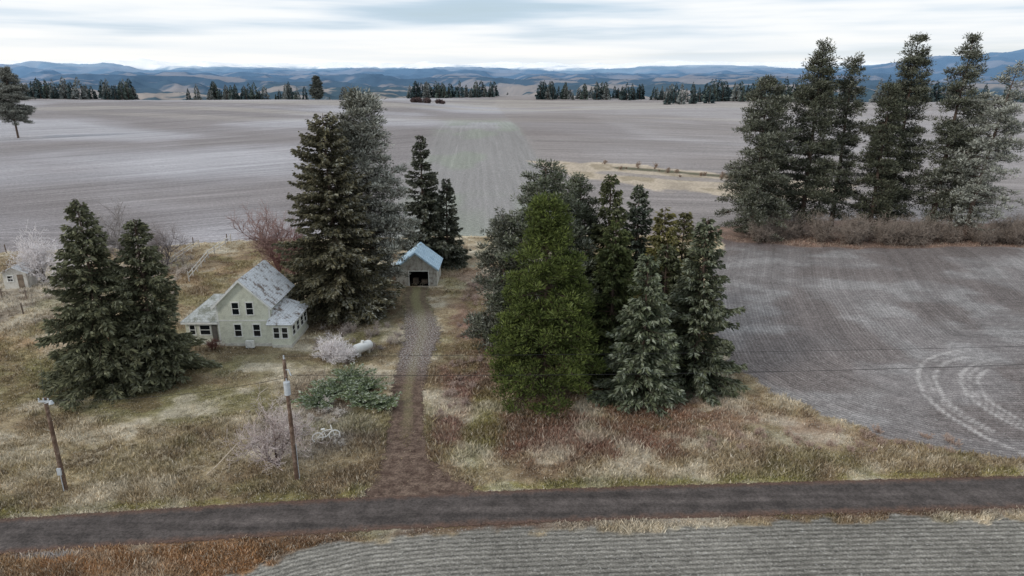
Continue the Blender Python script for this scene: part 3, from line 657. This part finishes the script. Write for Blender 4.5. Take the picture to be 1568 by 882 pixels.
def garage():
    H=empty('garage_barn',(-12.6,86.0,0),.0)
    w=2.7;D=5.4;e=2.4;a=4.5
    dw=1.25;dh=2.0;dx=.35
    pm('walls',[(-w,0,0),(dx-dw,0,0),(dx-dw,0,dh),(dx+dw,0,dh),(dx+dw,0,0),(w,0,0),(w,0,e),(0,0,a),(-w,0,e),(-w,D,0),(w,D,0),(w,D,e),(0,D,a),(-w,D,e)],
       [(0,1,2,8),(8,2,3,6,7),(3,4,5,6),(5,10,11,6),(0,9,13,8),(9,10,11,12,13)],M_sid2,H)
    box('interior_back',dx-1.6,dx+1.6,1.9,1.95,0,2.3,M_dark,H);box('interior_floor',-w+.1,w-.1,.1,1.9,0,.045,M_dark,H)
    boxes('interior_clutter',[(dx-.9,dx-.2,.8,1.4,.05,.8),(dx+.2,dx+1.,.9,1.5,.05,.55)],M_wood,H)
    boxes('door_frame',[(dx-dw-.1,dx-dw,-.05,-.003,0,dh+.1),(dx+dw,dx+dw+.1,-.05,-.003,0,dh+.1),(dx-dw,dx+dw,-.05,-.003,dh,dh+.1)],M_white,H)
    o=.3;k=(a-e)/w
    for s_,n_ in((1,'right'),(-1,'left')):
        slab('roof_'+n_,[(0,-o,a+.02),(s_*(w+o),-o,e-k*o+.02),(s_*(w+o),D+o,e-k*o+.02),(0,D+o,a+.02)],.08,M_blueroof,H)
        slab('bargeboard_'+n_,[(0,-o-.03,a-.1),(s_*(w+o),-o-.03,e-k*o-.1),(s_*(w+o),-o-.03,e-k*o+.08),(0,-o-.03,a+.08)],.03,simple('blue_trim',(168,192,206)),H)
        for j in range(9):
            y=-o+ .1+j*.72
            slab('seam_%s_%d'%(n_,j),[(0,y,a+.105),(s_*(w+o),y,e-k*o+.105),(s_*(w+o),y+.04,e-k*o+.105),(0,y+.04,a+.105)],.03,M_blueroof,H)
    box('lean_to_wall',-w-1.7,-w-.003,.8,4.2,0,1.7,M_wood,H)
    slab('lean_to_roof',[(-w-.31,.5,2.1),(-w-2,.5,1.72),(-w-2,4.5,1.72),(-w-.31,4.5,2.1)],.07,M_roof2,H)
garage()
def shed():
    H=empty('garden_shed',(-64.5,84.8,0),.15)
    pm('walls',[(-1.4,0,0),(1.4,0,0),(1.4,0,2.2),(0,0,2.9),(-1.4,0,2.2),(-1.4,2.6,0),(1.4,2.6,0),(1.4,2.6,2.2),(0,2.6,2.9),(-1.4,2.6,2.2)],
       [(0,1,2,3,4),(5,6,7,8,9),(1,6,7,2),(0,5,9,4)],siding('shed_siding',(212,209,202),(184,178,170)),H)
    for s_ in(1,-1): slab('roof',[(0,-.4,2.93),(s_*1.8,-.4,2.03),(s_*1.8,3,2.03),(0,3,2.93)],.08,M_roof,H)
    win(H,-.55,0,1.4,.6,.7,'y');box('door',.3,1.0,-.03,-.003,.02,1.9,M_wood,H)
shed()
# ---------------------------------------------------------------- fences
def fence(name,pts,sp,h,rails,mat,wire=False):
    g=Geo();P=[]
    for a,b in zip(pts[:-1],pts[1:]):
        n=max(1,int(math.dist(a,b)/sp))
        P+=[(a[0]+(b[0]-a[0])*i/n,a[1]+(b[1]-a[1])*i/n) for i in range(n)]
    P.append(pts[-1]);P=np.array(P);z=zt(P[:,0],P[:,1]);r=np.random.default_rng(len(P))
    A=np.stack([P[:,0],P[:,1],z-.2],1);hh=h*r.uniform(.9,1.12,len(P));B=np.stack([P[:,0]+r.normal(0,.05,len(P)),P[:,1],z+hh],1)
    c=np.ones((len(P),3))*r.uniform(.7,1.2,(len(P),1))*lin(mat)
    g.tubes(A,B,.09,.08,c,6);g.tubes(B,B+[0,0,.02],.08,.001,c,6)
    for q in rails:
        a_=np.stack([P[:,0],P[:,1]-.09,z+h*q],1)
        g.tubes(a_[:-1],a_[1:],.012 if wire else .07,.012 if wire else .07,lin(mat)*1.15,4)
    g.build(name,M_twig)
fence('wooden_fence',[(-43.5,88),(-46,100),(-46.5,110)],2.4,1.3,(.45,.85),(200,194,186))
fence('wooden_fence',[(-47.5,86),(-50,98),(-50.5,107)],2.4,1.3,(.45,.85),(190,182,172))
fence('wire_fence',[(-90,101.5),(-57,107),(-42,111),(-30,112)],5,1.4,(.4,.8),(104,92,82),True)
fence('wire_fence',[(-64,70),(-57,75),(-52,82)],3,1.3,(.4,.8),(110,98,88),True)
fence('wire_fence',[(-78,84),(-60,80),(-54,79)],3.5,1.3,(.4,.8),(120,108,98),True)
# ---------------------------------------------------------------- utility poles and wires
def cyl(name,a,b,ra,rb,mat,parent,k=14):
    g=Geo();g.tubes([a],[b],ra,rb,(1,1,1),k);a=np.array(a,float);b=np.array(b,float);d=(b-a)/np.linalg.norm(b-a)
    g.tubes([b],[b+d*.01],rb,.001,(1,1,1),k);g.tubes([a],[a-d*.01],ra,.001,(1,1,1),k)
    o=mk(name,np.concatenate(g.V),np.concatenate(g.F),mat);o.parent=parent;return o
def pole(x,y,H,kind):
    P=empty('utility_pole',(x,y,0))
    cyl('shaft',(0,0,-.3),(0,0,H),.16,.11,M_pole,P)
    if kind=='transformer':
        cyl('transformer_can',(.12,-.32,H-2.4),(.12,-.32,H-1.5),.21,.21,M_grey,P,18);cyl('bushing',(.12,-.32,H-1.5),(.12,-.32,H-1.25),.05,.03,M_grey,P)
        cyl('top_insulator',(0,0,H),(0,0,H+.25),.06,.04,M_grey,P);box('bracket',-.05,.15,-.25,-.1,H-2.1,H-1.8,M_grey,P)
        cyl('fuse_cutout',(.25,-.1,H-.7),(.42,-.2,H-1.1),.04,.04,M_grey,P);box('cutout_bracket',.08,.3,-.12,-.08,H-.75,H-.7,M_grey,P)
        cyl('conduit',(.16,0.04,-.1),(.16,.04,2.8),.03,.03,M_grey,P)
    else:
        cyl('lamp_arm',(0,-.1,H-.35),(.55,-.2,H-.15),.03,.03,M_grey,P);cyl('lamp_head',(.5,-.2,H-.32),(.5,-.2,H-.1),.16,.08,M_grey,P)
        box('service_bracket',-.35,.35,-.16,-.12,H-.25,H-.13,M_grey,P)
        for q in(-.3,0,.3): cyl('insulator',(q,-.14,H-.12),(q,-.14,H+.04),.05,.04,M_grey,P)
        box('meter_box',-.13,.13,-.26,-.16,1.3,1.8,M_grey,P)
        cyl('conduit',(.0,-.17,-.1),(.0,-.17,1.3),.03,.03,M_grey,P)
pole(-30.2,39.9,6.9,'lamp');pole(-14.9,41.1,9.1,'transformer');pole(47,43.2,9.3,'transformer')
def wires(name,L):
    g=Geo()
    for(a,b,sag,rr) in L:
        a=np.array(a,float);b=np.array(b,float);t=np.linspace(0,1,41)[:,None];p=a+(b-a)*t;p[:,2]-=(4*sag*t*(1-t))[:,0]
        g.tubes(p[:-1],p[1:],rr,rr,(.02,.02,.02),5)
    mk(name,np.concatenate(g.V),np.concatenate(g.F),M_black)
wires('power_lines',[((-14.9,41.1,9.3),(47,43.2,9.5),.25,.012),((-14.9,41.0,8.0),(47,43.1,8.35),.45,.015),((-14.9,41,7.8),(-30.2,39.8,6.8),.5,.013),
 ((-30.2,39.8,6.9),(-33.5,65.3,2.7),.5,.011),((-30.2,39.8,6.7),(-62,84,3),1.2,.01)])
# ---------------------------------------------------------------- propane tank, bicycle, fallen branch
def tank():
    H=empty('propane_tank',(-14.9,63.2,0),.9)
    n=24;k=20;V=[];prof=[]
    for i in range(n+1):
        t=-1+2*i/n;x=t*1.15;q=max(0,(abs(x)-.75)/.4);prof.append((x,.5*math.sqrt(max(0,1-q*q))))
    for x,r_ in prof:
        for j in range(k): V.append((x,max(r_,.002)*math.cos(2*math.pi*j/k),.78+max(r_,.002)*math.sin(2*math.pi*j/k)))
    F=[(i*k+j,i*k+(j+1)%k,(i+1)*k+(j+1)%k,(i+1)*k+j) for i in range(n) for j in range(k)]
    o=pm('tank_shell',V,F,simple('white_tank_paint',(222,222,220),.5,.4,.06),H);[setattr(p,'use_smooth',True) for p in o.data.polygons]
    cyl('valve_dome',(0,0,1.26),(0,0,1.45),.17,.16,M_white,H)
    boxes('feet',[(-.7,-.5,-.3,.3,-.05,.42),(.5,.7,-.3,.3,-.05,.42)],M_found,H)
tank()
def bicycle():
    H=empty('garden_bicycle',(-14.2,46.3,.0),.35);W=simple('white_painted_metal',(228,226,222),.5,.4,.06)
    def ring(n,cx,R):
        a=np.linspace(0,2*math.pi,29);p=np.stack([cx+R*np.cos(a),0*a,R+.03+R*np.sin(a)],1);g=Geo();g.tubes(p[:-1],p[1:],.045,.045,(1,1,1),6)
        q=p[:-1:4];g.tubes(np.repeat([[cx,0,R+.03]],len(q),0),q,.01,.01,(1,1,1),4)
        mk(n,np.concatenate(g.V),np.concatenate(g.F),W).parent=H
    ring('front_wheel',.62,.4);ring('rear_wheel',-.62,.4)
    def tb(n,a,b,r_=.03): cyl(n,a,b,r_,r_,W,H,8)
    tb('fork',(.62,0,.43),(.45,0,1.05));tb('head_tube',(.47,0,.98),(.42,0,1.15));tb('handlebar',(.42,-.28,1.17),(.42,.28,1.17))
    tb('top_tube',(.45,0,.95),(-.15,0,.92));tb('down_tube',(.47,0,.88),(0,0,.38));tb('seat_tube',(0,0,.38),(-.2,0,1.05));tb('chain_stay',(0,0,.38),(-.62,0,.43));tb('seat_stay',(-.17,0,.92),(-.62,0,.43))
    box('saddle',-.34,-.06,-.08,.08,1.05,1.1,W,H)
bicycle()
g=Geo();g.tubes([[-21.4,41.6,.05],[-20.9,42.6,.35]],[[-20.9,42.6,.35],[-20.2,44.6,.9]],.05,.04,lin((196,180,160)),6);g.build('fallen_branch',M_twig)
# ---------------------------------------------------------------- sky
w=bpy.data.worlds.new('World');sc.world=w;w.use_nodes=True;nt=w.node_tree;nt.nodes.clear()
out=N(nt,'ShaderNodeOutputWorld');b1=N(nt,'ShaderNodeBackground');b2=N(nt,'ShaderNodeBackground');mx=N(nt,'ShaderNodeMixShader')
SE,SR=math.radians(32),math.radians(-125)
sky=N(nt,'ShaderNodeTexSky',sky_type='NISHITA');sky.sun_disc=False;sky.sun_elevation=SE;sky.sun_rotation=SR
nt.links.new(sky.outputs[0],b1.inputs[0]);b1.inputs[1].default_value=.1
tc=N(nt,'ShaderNodeTexCoord').outputs['Generated']
mp=N(nt,'ShaderNodeMapping');mp.inputs['Scale'].default_value=(1.5,1.5,21);mp.inputs['Location'].default_value=(4.3,1.,.45);mp.inputs['Rotation'].default_value=(0,math.radians(2),0);nt.links.new(tc,mp.inputs[0])
n1=noise(nt,mp.outputs[0],1.,5,.5)
mp2=N(nt,'ShaderNodeMapping');mp2.inputs['Scale'].default_value=(3,3,55);mp2.inputs['Rotation'].default_value=(0,math.radians(-2.5),0);nt.links.new(tc,mp2.inputs[0])
n2=noise(nt,mp2.outputs[0],1.,4,.5)
sp=N(nt,'ShaderNodeSeparateXYZ');nt.links.new(tc,sp.inputs[0])
nn=math_(nt,'ADD',math_(nt,'MULTIPLY',n1,.80),math_(nt,'MULTIPLY',n2,.20))
cc=mixc(nt,maprange(nt,nn,.42,.58),(.54,.67,.80),(.91,.93,.94))
hz=maprange(nt,sp.outputs[2],.065,.012)
warm=mixc(nt,maprange(nt,n2,.35,.65),(.80,.84,.87),(.97,.95,.91))
cc=mixc(nt,math_(nt,'MULTIPLY',hz,.75),cc,warm)
nt.links.new(cc,b2.inputs[0]);b2.inputs[1].default_value=1.08
cov=math_(nt,'MAXIMUM',maprange(nt,nn,.36,.52,.65,1.),hz)
nt.links.new(cov,mx.inputs[0]);nt.links.new(b1.outputs[0],mx.inputs[1]);nt.links.new(b2.outputs[0],mx.inputs[2]);nt.links.new(mx.outputs[0],out.inputs[0])
L=bpy.data.lights.new('sun','SUN');L.energy=1.5;L.angle=math.radians(14);L.color=(1,.94,.86);so=link(bpy.data.objects.new('sun',L))
d=Vector((math.sin(SR)*math.cos(SE),math.cos(SR)*math.cos(SE),math.sin(SE)));so.rotation_euler=d.to_track_quat('Z','Y').to_euler()
# ---------------------------------------------------------------- camera
cam=bpy.data.cameras.new('camera');cam.lens=24;cam.sensor_width=36;cam.clip_end=60000;cam.clip_start=.5
co=link(bpy.data.objects.new('camera',cam));co.location=(0,0,27);co.rotation_euler=(math.radians(72.4),0,0);sc.camera=co
sc.view_settings.view_transform='Standard';sc.view_settings.look='None';sc.view_settings.exposure=0
